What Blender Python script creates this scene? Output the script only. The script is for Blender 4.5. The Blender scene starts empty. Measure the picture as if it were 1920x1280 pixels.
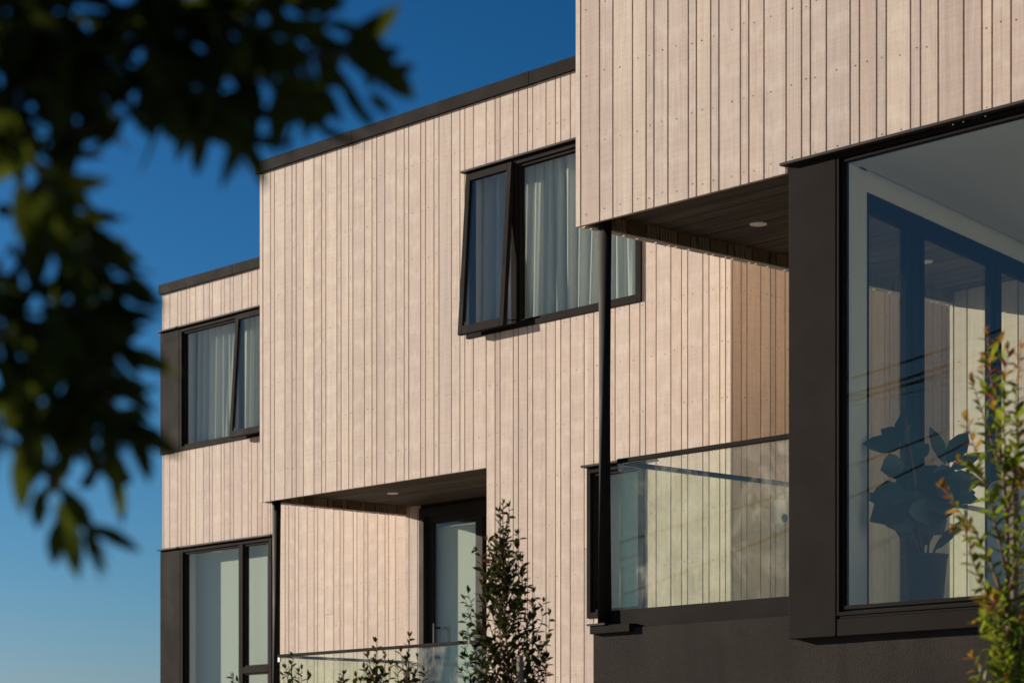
import bpy, math, random
from mathutils import Vector, Matrix, Quaternion
rnd = random.Random(7)
S = bpy.context.scene
COL = S.collection

# ------------------------------------------------------------------ frame of reference
# world: X runs along the street fronts, Y goes into the houses, Z = 0 is the camera's height
F = 4552.0
A = math.atan((960 + 3071) / F)
CA, SA = math.cos(A), math.sin(A)
FWD = Vector((-CA, SA, 0)); RGT = Vector((SA, CA, 0)); UP = Vector((0, 0, 1))
HZ = 1490.0
def ray(px, py=HZ):
    return FWD + RGT * ((px - 960) / F) + UP * ((HZ - py) / F)
def XY(px, Y):                     # X where the sight line at px meets the front plane Y
    d = ray(px); return d.x / d.y * Y
def at(px, py, D): return ray(px, py) * D
GZ = -1.6                          # ground level
SUN = Vector((2.6, 1.0, -0.65)).normalized()

# ------------------------------------------------------------------ materials
def new_mat(name):
    m = bpy.data.materials.new(name); m.use_nodes = True
    nt = m.node_tree; nt.nodes.clear()
    out = nt.nodes.new('ShaderNodeOutputMaterial')
    return m, nt, out
class G:
    def __init__(s, nt): s.nt = nt
    def n(s, t, **kw):
        x = s.nt.nodes.new(t)
        for k, v in kw.items():
            if k.startswith('i_'):
                key = k[2:]; key = int(key) if key.isdigit() else key.replace('_', ' ')
                x.inputs[key].default_value = v
            else: setattr(x, k, v)
        return x
    def l(s, a, b): s.nt.links.new(a, b)
    def math(s, op, a, b=None, c=None):
        x = s.n('ShaderNodeMath', operation=op)
        for i, v in enumerate((a, b, c)):
            if v is None: continue
            if isinstance(v, (int, float)): x.inputs[i].default_value = v
            else: s.l(v, x.inputs[i])
        return x.outputs[0]
    def mixc(s, f, a, b, blend='MIX'):
        x = s.n('ShaderNodeMix', data_type='RGBA', blend_type=blend)
        for i, v in ((0, f), (6, a), (7, b)):
            if isinstance(v, (int, float)): x.inputs[i].default_value = v
            elif isinstance(v, tuple): x.inputs[i].default_value = v + (1,) if len(v) == 3 else v
            else: s.l(v, x.inputs[i])
        return x.outputs[2]
    def noise(s, vec, scale, detail=3, rough=.55, dist=0.0):
        x = s.n('ShaderNodeTexNoise'); x.inputs['Scale'].default_value = scale
        x.inputs['Detail'].default_value = detail; x.inputs['Roughness'].default_value = rough
        x.inputs['Distortion'].default_value = dist
        if vec is not None: s.l(vec, x.inputs['Vector'])
        return x.outputs[0]
    def mapped(s, sc, off=None):
        tc = s.n('ShaderNodeTexCoord'); mp = s.n('ShaderNodeMapping')
        mp.inputs['Scale'].default_value = sc
        s.l(tc.outputs['Object'], mp.inputs['Vector'])
        if off is not None: s.l(off, mp.inputs['Location'])
        return mp.outputs[0]
    def rng(s, v, a, b, c, d):
        x = s.n('ShaderNodeMapRange'); s.l(v, x.inputs[0])
        for i, k in enumerate((a, b, c, d)): x.inputs[i + 1].default_value = k
        return x.outputs[0]
    def bump(s, h, strength, dist, nrm=None):
        x = s.n('ShaderNodeBump'); x.inputs['Strength'].default_value = strength
        x.inputs['Distance'].default_value = dist; s.l(h, x.inputs['Height'])
        if nrm is not None: s.l(nrm, x.inputs['Normal'])
        return x.outputs[0]

def timber(name, stops, grain=.10, rough=.75, zaxis=True, sat_var=1.0):
    m, nt, out = new_mat(name); g = G(nt)
    at_ = g.n('ShaderNodeAttribute', attribute_name='board')
    r = at_.outputs['Fac']
    cr = g.n('ShaderNodeValToRGB'); cr.color_ramp.interpolation = 'LINEAR'
    el = cr.color_ramp.elements
    while len(el) < len(stops): el.new(.5)
    for e, (p, c) in zip(el, stops): e.position = p; e.color = c + (1,)
    g.l(r, cr.inputs[0])
    cmb = g.n('ShaderNodeCombineXYZ')
    o = g.math('MULTIPLY', r, 57.0)
    for i in range(3): g.l(o, cmb.inputs[i])
    off = cmb.outputs[0]
    long_, fine = ((22, 22, .9), (3.5, 3.5, 75)) if zaxis else ((.9, 22, 22), (60, 4, 4))
    gr = g.noise(g.mapped(long_, off), 1.0, 5, .6, 1.6)            # long grain figure
    gr2 = g.noise(g.mapped(tuple(3.2 * k if k > 2 else k for k in long_), off), 1.0, 3, .6, .4)
    saw = g.noise(g.mapped(fine, off), 1.0, 2, .6)                  # band-saw marks across the board
    big = g.noise(g.mapped((.5, .5, .5)), 1.0, 3, .5)
    pore = g.noise(g.mapped((160, 160, 60) if zaxis else (60, 160, 160), off), 1.0, 2, .7)
    v = g.math('ADD', g.rng(gr, .25, .75, 1 - grain * 1.15, 1 + grain * .9), g.rng(gr2, .3, .7, -grain * .6, grain * .6))
    v = g.math('ADD', v, g.rng(saw, .3, .7, -.05, .05))
    v = g.math('ADD', v, g.rng(big, .3, .7, -.05, .05))
    v = g.math('ADD', v, g.rng(pore, .3, .7, -.05, .05))
    blot = g.noise(g.mapped((7, 7, 1.6) if zaxis else (1.6, 7, 7), off), 1.0, 4, .6, 2.2)   # blotchy figure inside each board
    v = g.math('ADD', v, g.rng(blot, .3, .7, -.06, .05))
    run = g.noise(g.mapped((9, 9, .12)), 1.0, 3, .55)                                       # faint rain streaks
    v = g.math('ADD', v, g.rng(run, .5, .8, .0, -.09))
    c = g.mixc(1.0, cr.outputs[0], v, 'MULTIPLY')
    hue = g.noise(g.mapped((3, 3, .7), off), 1.0, 2, .5)
    c = g.mixc(g.rng(hue, .35, .7, 0, .22), c, g.mixc(1.0, c, (.99, .94, .84), 'MULTIPLY'))
    # clearer cathedral lines on some boards
    wv = g.n('ShaderNodeTexWave', wave_type='RINGS', rings_direction='X' if zaxis else 'Z')
    g.l(g.mapped((5.5, 5.5, .55) if zaxis else (.55, 5.5, 5.5), off), wv.inputs['Vector'])
    wv.inputs['Scale'].default_value = 3.0; wv.inputs['Distortion'].default_value = 3.5
    wv.inputs['Detail'].default_value = 3; wv.inputs['Detail Scale'].default_value = .8
    sel = g.math('MULTIPLY', g.math('GREATER_THAN', g.math('FRACT', g.math('MULTIPLY', r, 13.7)), .45), .20)
    sel = g.math('MULTIPLY', sel, g.math('POWER', wv.outputs[1], 5.0))
    c = g.mixc(sel, c, (.82, .74, .64) if zaxis else (.03, .02, .015))
    b = g.n('ShaderNodeBsdfPrincipled'); b.inputs['Roughness'].default_value = rough
    b.inputs['Specular IOR Level'].default_value = .25
    g.l(c, b.inputs['Base Color'])
    h = g.math('ADD', g.math('MULTIPLY', saw, .6), g.math('MULTIPLY', gr2, .7))
    h = g.math('ADD', h, g.math('MULTIPLY', pore, .35))
    g.l(g.bump(h, .35, .004), b.inputs['Normal'])
    g.l(b.outputs[0], out.inputs[0])
    return m
def simple(name, col, rough=.5, metal=0., var=.06, nscale=6., bump=0., bscale=80., spec=.5):
    m, nt, out = new_mat(name); g = G(nt)
    b = g.n('ShaderNodeBsdfPrincipled')
    n = g.noise(g.mapped((1, 1, 1)), nscale, 4, .6)
    c = g.mixc(1.0, tuple(col), g.rng(n, .25, .75, 1 - var, 1 + var), 'MULTIPLY')
    g.l(c, b.inputs['Base Color'])
    g.l(g.rng(n, .2, .8, max(0, rough - .08), min(1, rough + .08)), b.inputs['Roughness'])
    b.inputs['Metallic'].default_value = metal; b.inputs['Specular IOR Level'].default_value = spec
    if bump:
        n2 = g.noise(g.mapped((1, 1, 1)), bscale, 3, .65)
        g.l(g.bump(n2, bump, .01), b.inputs['Normal'])
    g.l(b.outputs[0], out.inputs[0])
    return m
def glass(name, tint, refl=1.4, dust_sheen=.02, rough=0.0, wob=0.0, streaky=False):
    m, nt, out = new_mat(name); g = G(nt)
    lw = g.n('ShaderNodeLayerWeight'); lw.inputs['Blend'].default_value = .5
    f5 = g.math('POWER', lw.outputs['Facing'], 5.0)
    fr = g.math('MULTIPLY', g.math('MULTIPLY_ADD', f5, .955, .045), refl)
    fr = g.math('MINIMUM', fr, 1.0)
    tr = g.n('ShaderNodeBsdfTransparent'); tr.inputs[0].default_value = tint + (1,)
    gl = g.n('ShaderNodeBsdfGlossy'); gl.inputs['Roughness'].default_value = rough
    gl.inputs['Color'].default_value = (1, 1, 1, 1)
    if wob:
        g.l(g.bump(g.noise(g.mapped((1, 1, 1)), 1.6, 2, .5), wob, .05), gl.inputs['Normal'])
    df = g.n('ShaderNodeBsdfDiffuse'); df.inputs[0].default_value = (.8, .8, .76, 1)
    n = g.noise(g.mapped((1, 1, 1)), 3.2, 5, .62, .8)
    n2 = g.noise(g.mapped((1, 1, 1)), 14, 4, .7)
    if streaky:                                   # warm smeared film: mottled golden reflections painted in, partly real dirt
        df.inputs[0].default_value = (.86, .80, .66, 1)
        tc = g.n('ShaderNodeTexCoord'); mp = g.n('ShaderNodeMapping'); mp.inputs['Rotation'].default_value = (0, .7, 0)
        mp.inputs['Scale'].default_value = (16, 16, 3.5); g.l(tc.outputs['Object'], mp.inputs['Vector'])
        n2 = g.noise(mp.outputs[0], 1.6, 5, .7, .6)
        dd = g.math('MULTIPLY', g.rng(n, .47, .68, .02, 1.15), g.rng(n2, .38, .66, .25, 1.5))
    else: dd = g.math('MULTIPLY', g.rng(n, .4, .72, .15, 1.0), g.rng(n2, .3, .7, .6, 1.2))
    dd = g.math('MULTIPLY', dd, dust_sheen)
    m1 = g.n('ShaderNodeMixShader'); g.l(dd, m1.inputs[0]); g.l(tr.outputs[0], m1.inputs[1]); g.l(df.outputs[0], m1.inputs[2])
    m2 = g.n('ShaderNodeMixShader'); g.l(fr, m2.inputs[0]); g.l(m1.outputs[0], m2.inputs[1]); g.l(gl.outputs[0], m2.inputs[2])
    g.l(m2.outputs[0], out.inputs[0])
    return m
def cloth(name, col, trans=.35, weave=500., var=.05):
    m, nt, out = new_mat(name); g = G(nt)
    n = g.noise(g.mapped((1, 1, .15)), weave * .3, 2, .6)
    c = g.mixc(1.0, col, g.rng(n, .3, .7, 1 - var, 1 + var), 'MULTIPLY')
    d = g.n('ShaderNodeBsdfDiffuse'); t = g.n('ShaderNodeBsdfTranslucent')
    g.l(c, d.inputs[0]); g.l(c, t.inputs[0])
    mx = g.n('ShaderNodeMixShader'); mx.inputs[0].default_value = trans
    g.l(d.outputs[0], mx.inputs[1]); g.l(t.outputs[0], mx.inputs[2]); g.l(mx.outputs[0], out.inputs[0])
    return m
def leafmat(name, stops, trans=.3, tcol=(.25, .35, .03), rough=.45, spec=.12):
    m, nt, out = new_mat(name); g = G(nt)
    at_ = g.n('ShaderNodeAttribute', attribute_name='board'); r = at_.outputs['Fac']
    cr = g.n('ShaderNodeValToRGB'); el = cr.color_ramp.elements
    while len(el) < len(stops): el.new(.5)
    for e, (p, c) in zip(el, stops): e.position = p; e.color = c + (1,)
    g.l(r, cr.inputs[0])
    n = g.noise(g.mapped((1, 1, 1)), 40., 3, .6)
    c = g.mixc(1.0, cr.outputs[0], g.rng(n, .3, .7, .8, 1.2), 'MULTIPLY')
    b = g.n('ShaderNodeBsdfPrincipled'); g.l(c, b.inputs['Base Color'])
    b.inputs['Roughness'].default_value = rough; b.inputs['Specular IOR Level'].default_value = spec
    t = g.n('ShaderNodeBsdfTranslucent'); g.l(g.mixc(.55, c, tcol), t.inputs[0])
    mx = g.n('ShaderNodeMixShader'); mx.inputs[0].default_value = trans
    g.l(b.outputs[0], mx.inputs[1]); g.l(t.outputs[0], mx.inputs[2]); g.l(mx.outputs[0], out.inputs[0])
    return m

M = {}
M['clad'] = timber('whitewashed_timber', [(0, (.56, .443, .37)), (.18, (.62, .510, .415)), (.38, (.58, .472, .398)), (.55, (.665, .557, .45)),
                    (.72, (.605, .482, .395)), (.88, (.555, .460, .392)), (1, (.68, .567, .46))])
M['soffit'] = timber('dark_stained_timber', [(0, (.046, .034, .025)), (.4, (.080, .060, .044)), (.7, (.060, .045, .034)), (1, (.12, .09, .066))], grain=.75, zaxis=False)
M['lining'] = timber('brown_lining_timber', [(0, (.10, .062, .036)), (.5, (.13, .082, .05)), (1, (.085, .055, .034))], grain=.2)
M['wrap'] = simple('brown_building_wrap', (.028, .019, .014), .9, 0., .06, 6., 0., 80., .1)
M['nail'] = simple('nail_head', (.06, .04, .03), .7)
M['metal'] = simple('dark_bronze_aluminium', (.0150, .0125, .0108), .78, 0., .10, 3., .03, 300., .05)
M['black'] = simple('black_steel', (.018, .015, .013), .7, 0., .06, 3., 0, 80., .18)
M['gasket'] = simple('black_gasket', (.006, .006, .006), .6)
M['plaster'] = simple('dark_textured_plaster', (.034, .029, .0255), .85, 0., .16, 2.5, .9, 130., .1)
def stained_plaster():
    m, nt, out = new_mat('dark_textured_plaster'); g = G(nt)
    run = g.noise(g.mapped((5, 5, .35)), 1.0, 4, .6); cloud = g.noise(g.mapped((1, 1, 1)), 1.8, 5, .65, .6); gr = g.noise(g.mapped((1, 1, 1)), 130., 3, .65)
    tw_ = g.noise(g.mapped((1, 1, 1.6)), 9., 3, .55, 1.2)
    v = g.math('ADD', g.rng(run, .35, .75, 1.08, .80), g.rng(cloud, .3, .7, -.16, .14))
    v = g.math('ADD', v, g.rng(gr, .3, .7, -.12, .12))
    b = g.n('ShaderNodeBsdfPrincipled'); b.inputs['Roughness'].default_value = .9; b.inputs['Specular IOR Level'].default_value = .1
    g.l(g.mixc(1.0, (.036, .0305, .0265), v, 'MULTIPLY'), b.inputs['Base Color'])
    g.l(g.bump(g.math('ADD', gr, g.math('MULTIPLY', tw_, .35)), .8, .008), b.inputs['Normal']); g.l(b.outputs[0], out.inputs[0])
    return m
M['plaster'] = stained_plaster()
M['paint'] = simple('white_interior_paint', (.74, .73, .68), .7, 0., .03)
M['ceil'] = simple('interior_ceiling_paint', (.62, .61, .58), .8, 0., .02)
M['floor'] = simple('interior_floor', (.30, .23, .16), .5)
M['glass'] = glass('window_glass', (.95, .982, .955), .78, .001, 0., .0)
M['balglass'] = glass('balustrade_glass', (.945, .98, .925), .85, .15, 0., 0., True)
M['curtain'] = cloth('curtain_cloth', (.80, .80, .75), .38)
M['blind'] = cloth('blind_cloth', (.74, .76, .68), .25, 300., .03)
M['white'] = simple('white_plastic', (.88, .88, .87), .4)
M['lens'] = simple('blue_lens', (.02, .10, .25), .15)
M['steel'] = simple('galvanised_steel', (.45, .45, .44), .35, 1.)
M['lampglass'] = simple('frosted_lamp_face', (.85, .80, .68), .5)
M['ground'] = simple('warm_concrete_ground', (.36, .32, .27), .9, 0., .15, .4, .3, 20.)  # unseen ground, its tone chosen to bounce warm light
M['wire'] = simple('cable_sheath', (.012, .012, .012), .6)
M['pot'] = simple('charcoal_pot', (.022, .026, .03), .6)
M['soil'] = simple('potting_soil', (.10, .06, .04), .95, 0., .4, 60., .8, 60.)
M['bark'] = simple('grey_brown_bark', (.07, .05, .036), .9, 0., .3, 20., .8, 40.)
M['twig'] = simple('red_brown_twig', (.16, .06, .04), .7, 0., .25, 40.)
M['stake'] = simple('weathered_stake', (.20, .15, .115), .8, 0., .2, 30., .4, 60.)
M['treeleaf'] = leafmat('dark_tree_leaf', [(0, (.010, .016, .006)), (.5, (.018, .028, .009)), (.85, (.028, .04, .010)), (.90, (.045, .07, .012)), (1, (.11, .15, .02))], .36, (.13, .17, .012), .7, .02)  # shade put into the dark leaf colours, sunlit leaves into the brightest stop
M['shrubleaf'] = leafmat('shrub_leaf', [(0, (.013, .025, .008)), (.5, (.024, .042, .012)), (.8, (.04, .06, .015)), (.88, (.06, .035, .014)), (1, (.13, .026, .014))], .28, (.08, .1, .01), .5)  # dark leaf tone stands in for shade on these shrubs
M['brightleaf'] = leafmat('young_photinia_leaf', [(0, (.025, .05, .010)), (.3, (.06, .11, .015)), (.6, (.13, .19, .02)), (.86, (.23, .25, .03)), (.9, (.40, .10, .03)), (1, (.46, .06, .05))], .5, (.30, .36, .02), .45)
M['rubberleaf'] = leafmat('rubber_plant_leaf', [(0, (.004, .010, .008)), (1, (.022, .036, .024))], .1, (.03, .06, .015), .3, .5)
M['farleaf'] = leafmat('far_twig', [(0, (.10, .075, .055)), (1, (.20, .13, .08))], .2, (.1, .08, .02))
M['upholstery'] = cloth('cream_upholstery', (.70, .66, .57), .05, 200.)

# ------------------------------------------------------------------ mesh builder
BASE = {}          # object name -> base location of its thing
class MB:
    def __init__(s): s.v = []; s.f = []; s.m = []; s.a = []; s.smooth = []
    def face(s, idx, m=0, a=0., sm=False): s.f.append(idx); s.m.append(m); s.a.append(a); s.smooth.append(sm)
    def quad(s, p, m=0, a=0., sm=False):
        i = len(s.v); s.v += [Vector(q) for q in p]; s.face(list(range(i, i + len(p))), m, a, sm)
    def box(s, x0, x1, y0, y1, z0, z1, m=0, a=0., T=None):
        i = len(s.v)
        P = [(x0, y0, z0), (x1, y0, z0), (x1, y1, z0), (x0, y1, z0), (x0, y0, z1), (x1, y0, z1), (x1, y1, z1), (x0, y1, z1)]
        s.v += [Vector(T(*p)) if T else Vector(p) for p in P]
        for q in ((3, 2, 1, 0), (4, 5, 6, 7), (0, 1, 5, 4), (1, 2, 6, 5), (2, 3, 7, 6), (3, 0, 4, 7)):
            s.face([i + k for k in q], m, a)
    def tube(s, pts, rad, n=10, m=0, a=0., cap=True):
        pts = [Vector(p) for p in pts]
        if not isinstance(rad, (list, tuple)): rad = [rad] * len(pts)
        rings = []; ref = None
        for k, p in enumerate(pts):
            d = (pts[min(k + 1, len(pts) - 1)] - pts[max(k - 1, 0)])
            d = d.normalized() if d.length > 1e-9 else Vector((0, 0, 1))
            if ref is None: ref = Vector((1, 0, 0)) if abs(d.x) < .9 else Vector((0, 1, 0))
            u = d.cross(ref).normalized(); w = d.cross(u); ref = w.cross(d) if w.cross(d).length > 1e-6 else ref
            ref = -u.cross(d) if False else ref
            i = len(s.v)
            for q in range(n):
                t = 2 * math.pi * q / n
                s.v.append(p + (u * math.cos(t) + w * math.sin(t)) * rad[k])
            rings.append(i)
        for k in range(len(rings) - 1):
            for q in range(n):
                s.face([rings[k] + q, rings[k] + (q + 1) % n, rings[k + 1] + (q + 1) % n, rings[k + 1] + q], m, a, True)
        if cap:
            s.face([rings[0] + q for q in reversed(range(n))], m, a)
            s.face([rings[-1] + q for q in range(n)], m, a)
    def lathe(s, c, prof, n=24, m=0, a=0.):
        c = Vector(c); rings = []
        for r, z in prof:
            i = len(s.v)
            for q in range(n):
                t = 2 * math.pi * q / n; s.v.append(c + Vector((r * math.cos(t), r * math.sin(t), z)))
            rings.append(i)
        for k in range(len(rings) - 1):
            for q in range(n):
                s.face([rings[k] + q, rings[k] + (q + 1) % n, rings[k + 1] + (q + 1) % n, rings[k + 1] + q], m, a, True)
        s.face([rings[0] + q for q in reversed(range(n))], m, a); s.face([rings[-1] + q for q in range(n)], m, a)
    def leaf(s, p, d, up, L, W, m=0, a=0., fold=.18, droop=.15):
        d = Vector(d).normalized(); sd = d.cross(Vector(up))
        if sd.length < 1e-4: sd = d.cross(Vector((.3, .8, .1)))
        sd.normalize(); nn = sd.cross(d).normalized()
        i = len(s.v); p = Vector(p)
        prof = ((0, .06), (.22, .72), (.5, 1.0), (.78, .66), (1, .04))
        for t, w in prof:
            c = p + d * (L * t) - nn * (droop * L * t * t)
            s.v += [c + sd * (W * .5 * w) + nn * (fold * W * w), c, c - sd * (W * .5 * w) + nn * (fold * W * w)]
        for k in range(len(prof) - 1):
            b = i + 3 * k
            s.face([b, b + 1, b + 4, b + 3], m, a, True); s.face([b + 1, b + 2, b + 5, b + 4], m, a, True)
    def build(s, name, mats, parent=None, base=None, bevel=0.):
        me = bpy.data.meshes.new(name)
        if base is None: base = BASE.get(parent.name, Vector((0, 0, 0))) if parent else Vector((0, 0, 0))
        me.from_pydata([tuple(v - base) for v in s.v], [], s.f)
        if not isinstance(mats, (list, tuple)): mats = [mats]
        for k in mats: me.materials.append(k)
        me.polygons.foreach_set('material_index', s.m)
        me.polygons.foreach_set('use_smooth', s.smooth)
        at_ = me.attributes.new('board', 'FLOAT', 'FACE'); at_.data.foreach_set('value', s.a)
        me.update()
        o = bpy.data.objects.new(name, me); COL.objects.link(o)
        if parent: o.parent = parent
        else: o.location = base
        BASE[o.name] = base
        if bevel:
            b = o.modifiers.new('soft_edges', 'BEVEL'); b.width = bevel; b.segments = 2; b.limit_method = 'ANGLE'
        return o
def tag(o, label=None, cat=None, group=None, kind=None):
    if label: o['label'] = label
    if cat: o['category'] = cat
    if group: o['group'] = group
    if kind: o['kind'] = kind
    return o
def thing(name, label, cat, base, group=None):
    o = bpy.data.objects.new(name, None); COL.objects.link(o); o.empty_display_size = .2
    o.location = base; BASE[o.name] = Vector(base)
    return tag(o, label, cat, group)

# ------------------------------------------------------------------ cladding, walls
GAP = .0122
def sub(a0, a1, cuts):
    segs = [(a0, a1)]
    for c0, c1 in cuts:
        ns = []
        for s0, s1 in segs:
            if c1 <= s0 or c0 >= s1: ns.append((s0, s1)); continue
            if c0 > s0: ns.append((s0, c0))
            if c1 < s1: ns.append((c1, s1))
        segs = ns
    return segs
def cladding(house, name, axis, plane, seams, z0, z1, holes=(), face=-1, thick=.024, seed=1, joints=.07, nails=True, mat='clad'):
    """vertical shiplap boards of mixed width; face = direction the boards look along the other axis"""
    R = random.Random(seed); mb = MB()
    p0, p1 = (plane, plane + thick) if face < 0 else (plane - thick, plane)
    def put(a0, a1, z0, z1, r):
        if axis == 'x': mb.box(a0, a1, p0, p1, z0, z1, 0, r)
        else: mb.box(p0, p1, a0, a1, z0, z1, 0, r)
    for s0, s1 in zip(seams[:-1], seams[1:]):
        b0, b1 = s0 + GAP / 2, s1 - GAP / 2
        if b1 - b0 < .004: continue
        r = R.random(); jz = z0 + (z1 - z0) * R.uniform(.15, .85) if R.random() < joints else None
        r2 = min(1, max(0, r + R.uniform(-.25, .25)))
        edges = sorted({b0, b1} | {h for H in holes for h in H[:2] if b0 < h < b1})
        for e0, e1 in zip(edges[:-1], edges[1:]):
            cuts = [H[2:] for H in holes if H[0] < (e0 + e1) / 2 < H[1]]
            for a, b in sub(z0, z1, cuts):
                if jz and a + .1 < jz < b - .1:
                    put(e0, e1, a, jz - .0018, r); put(e0, e1, jz + .0018, b, r2)
                else: put(e0, e1, a, b, r)
        if nails and b1 - b0 > .035:
            k = 0
            z = z0 + .07
            nx = b0 + (b1 - b0) * R.choice((.3, .36, .42, .6))
            rows = []
            while z < z1: rows.append(z); z += .42
            if jz: rows += [jz - .035, jz + .035]
            for z in rows:
                zz = z + R.uniform(-.012, .012); xx = nx + R.uniform(-.006, .006)
                if any(H[0] - .01 < xx < H[1] + .01 and H[2] - .02 < zz < H[3] + .02 for H in holes): continue
                if R.random() < .06: continue
                rr = .0047 * R.uniform(.75, 1.15); i = len(mb.v); e = .0015
                q = (p0 - e) if face < 0 else (p1 + e)
                for t in range(6):
                    cx, cz = xx + rr * math.cos(t * math.pi / 3), zz + rr * math.sin(t * math.pi / 3)
                    mb.v.append(Vector((cx, q, cz)) if axis == 'x' else Vector((q, cx, cz)))
                mb.face([i + t for t in range(6)], 1, 0.)
    return mb.build(name, [M[mat], M['nail']], house)
def auto_seams(a0, a1, seed):
    R = random.Random(seed); W = {'N': .062, 'M': .118, 'W': .165}
    pat = list('WMWMNMWNMNWNMWMNMWNM'); x = a0; out = [a0]; k = R.randrange(20)
    while True:
        x += W[pat[k % 20]]; k += 1
        if x > a1 - .03: out.append(a1); return out
        out.append(x)
def wall(house, name, axis, p0, p1, a0, a1, z0, z1, holes=(), mats=None, outer=-1):
    """a solid wall slab with openings; only outside faces are made"""
    xs = sorted({a0, a1} | {min(max(h, a0), a1) for H in holes for h in H[:2]})
    zs = sorted({z0, z1} | {min(max(h, z0), z1) for H in holes for h in H[2:]})
    nx, nz = len(xs) - 1, len(zs) - 1
    def solid(i, k):
        if not (0 <= i < nx and 0 <= k < nz): return False
        cx, cz = (xs[i] + xs[i + 1]) / 2, (zs[k] + zs[k + 1]) / 2
        return not any(H[0] < cx < H[1] and H[2] < cz < H[3] for H in holes)
    mb = MB()
    def P(a, p, z): return (a, p, z) if axis == 'x' else (p, a, z)
    mo, mi = (0, 1) if outer < 0 else (1, 0)
    for i in range(nx):
        for k in range(nz):
            if not solid(i, k): continue
            x0, x1, c0, c1 = xs[i], xs[i + 1], zs[k], zs[k + 1]
            mb.quad([P(x0, p0, c0), P(x1, p0, c0), P(x1, p0, c1), P(x0, p0, c1)], mo)
            mb.quad([P(x1, p1, c0), P(x0, p1, c0), P(x0, p1, c1), P(x1, p1, c1)], mi)
            if not solid(i - 1, k): mb.quad([P(x0, p1, c0), P(x0, p0, c0), P(x0, p0, c1), P(x0, p1, c1)], 1)
            if not solid(i + 1, k): mb.quad([P(x1, p0, c0), P(x1, p1, c0), P(x1, p1, c1), P(x1, p0, c1)], 1)
            if not solid(i, k - 1): mb.quad([P(x0, p1, c0), P(x1, p1, c0), P(x1, p0, c0), P(x0, p0, c0)], 1)
            if not solid(i, k + 1): mb.quad([P(x0, p0, c1), P(x1, p0, c1), P(x1, p1, c1), P(x0, p1, c1)], 1)
    return mb.build(name, mats or [M['wrap'], M['paint']], house)
def part_box(house, name, b, mat, bevel=.003):
    mb = MB(); mb.box(*b); return mb.build(name, mat, house, bevel=bevel)

# ------------------------------------------------------------------ window joinery
def ring(mb, x0, x1, z0, z1, y0, y1, w, wb=None, wt=None, m=0, T=None):
    wb = w if wb is None else wb; wt = w if wt is None else wt
    mb.box(x0, x0 + w, y0, y1, z0, z1, m, 0, T); mb.box(x1 - w, x1, y0, y1, z0, z1, m, 0, T)
    mb.box(x0 + w, x1 - w, y0, y1, z0, z0 + wb, m, 0, T); mb.box(x0 + w, x1 - w, y0, y1, z1 - wt, z1, m, 0, T)
def window(house, Y, x0, x1, z0, z1, mull=(), sash=None, trans=(), flash=True, w=.045):
    """aluminium window in front plane Y. mull: x of mullions; sash: index of the light that is hung open; trans: (light, z)"""
    mb = MB()
    yf = Y - .014
    ring(mb, x0, x1, z0, z1, yf, Y + .065, w)
    ring(mb, x0 + .02, x1 - .02, z0 + .02, z1 - .02, Y + .02, Y + .05, w, m=0)      # stepped inner bead
    xs = [x0 + w / 2] + list(mull) + [x1 - w / 2]
    for q in mull: mb.box(q - .035, q + .035, yf + .003, Y + .064, z0 + w, z1 - w)
    win = mb.build('window', M['metal'], house, bevel=.003)
    for k in range(len(xs) - 1):
        lo = xs[k] + (.03 if k == 0 else .035); hi = xs[k + 1] - (.03 if k == len(xs) - 2 else .035)
        a, b = lo + .006, hi - .006
        if sash is not None and k == sash:
            # awning sash hinged at its head and propped open
            H = (z1 - w * .4) - (z0 + .012); ang = math.asin(.096 / H)
            ca, sa = math.cos(ang), math.sin(ang); zt = z1 - w * .4; yh = Y - .02
            def T(x, y, z):
                dz = z - zt; dy = y
                return (x, yh + dy * ca + dz * sa, zt + dz * ca - dy * sa)
            sb = MB(); sx0, sx1 = lo - .03, hi + .03
            ring(sb, sx0, sx1, z0 + .012, zt, -.012, .03, .058, .075, .06, 0, T)
            so = sb.build('sash', M['metal'], win, bevel=.003)
            gb = MB(); gb.box(sx0 + .052, sx1 - .052, .004, .012, z0 + .08, zt - .055, 0, 0, T)
            gb.build('sash_pane', M['glass'], win)
            for xx in (sx0 + .05, sx1 - .05):                        # stay arm and catch
                st = MB()
                p = T(xx, .02, z0 + .10); st.tube([p, (xx, Y + .03, z0 + .075)], .006, 6)
                st.box(p[0] - .012, p[0] + .012, p[1] - .01, p[1] + .02, p[2] - .02, p[2] + .02)
                st.build('stay', M['steel'], win)
        else:
            zz = [z0 + w] + [t for kk, t in trans if kk == k] + [z1 - w]
            for q in range(len(zz) - 1):
                if q > 0:
                    tb = MB(); tb.box(lo, hi, yf + .004, Y + .07, zz[q] - .035, zz[q] + .035); tb.build('transom', M['metal'], win, bevel=.002)
                zl = zz[q] + (.03 if q > 0 else 0); zh = zz[q + 1] - (.03 if q < len(zz) - 2 else 0)
                fb = MB(); ring(fb, a, b, zl, zh, Y + .004, Y + .06, .024)
                fb.build('bead', M['metal'], win)
                gb = MB(); gb.box(a + .018, b - .018, Y + .028, Y + .036, zl + .02, zh - .02); gb.build('pane', M['glass'], win)
    if flash:
        fl = MB(); fl.box(x0 - .035, x1 + .03, Y - .05, Y + .015, z1 + .004, z1 + .022); fl.build('head_flashing', M['black'], win, bevel=.002)
    return win
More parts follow.
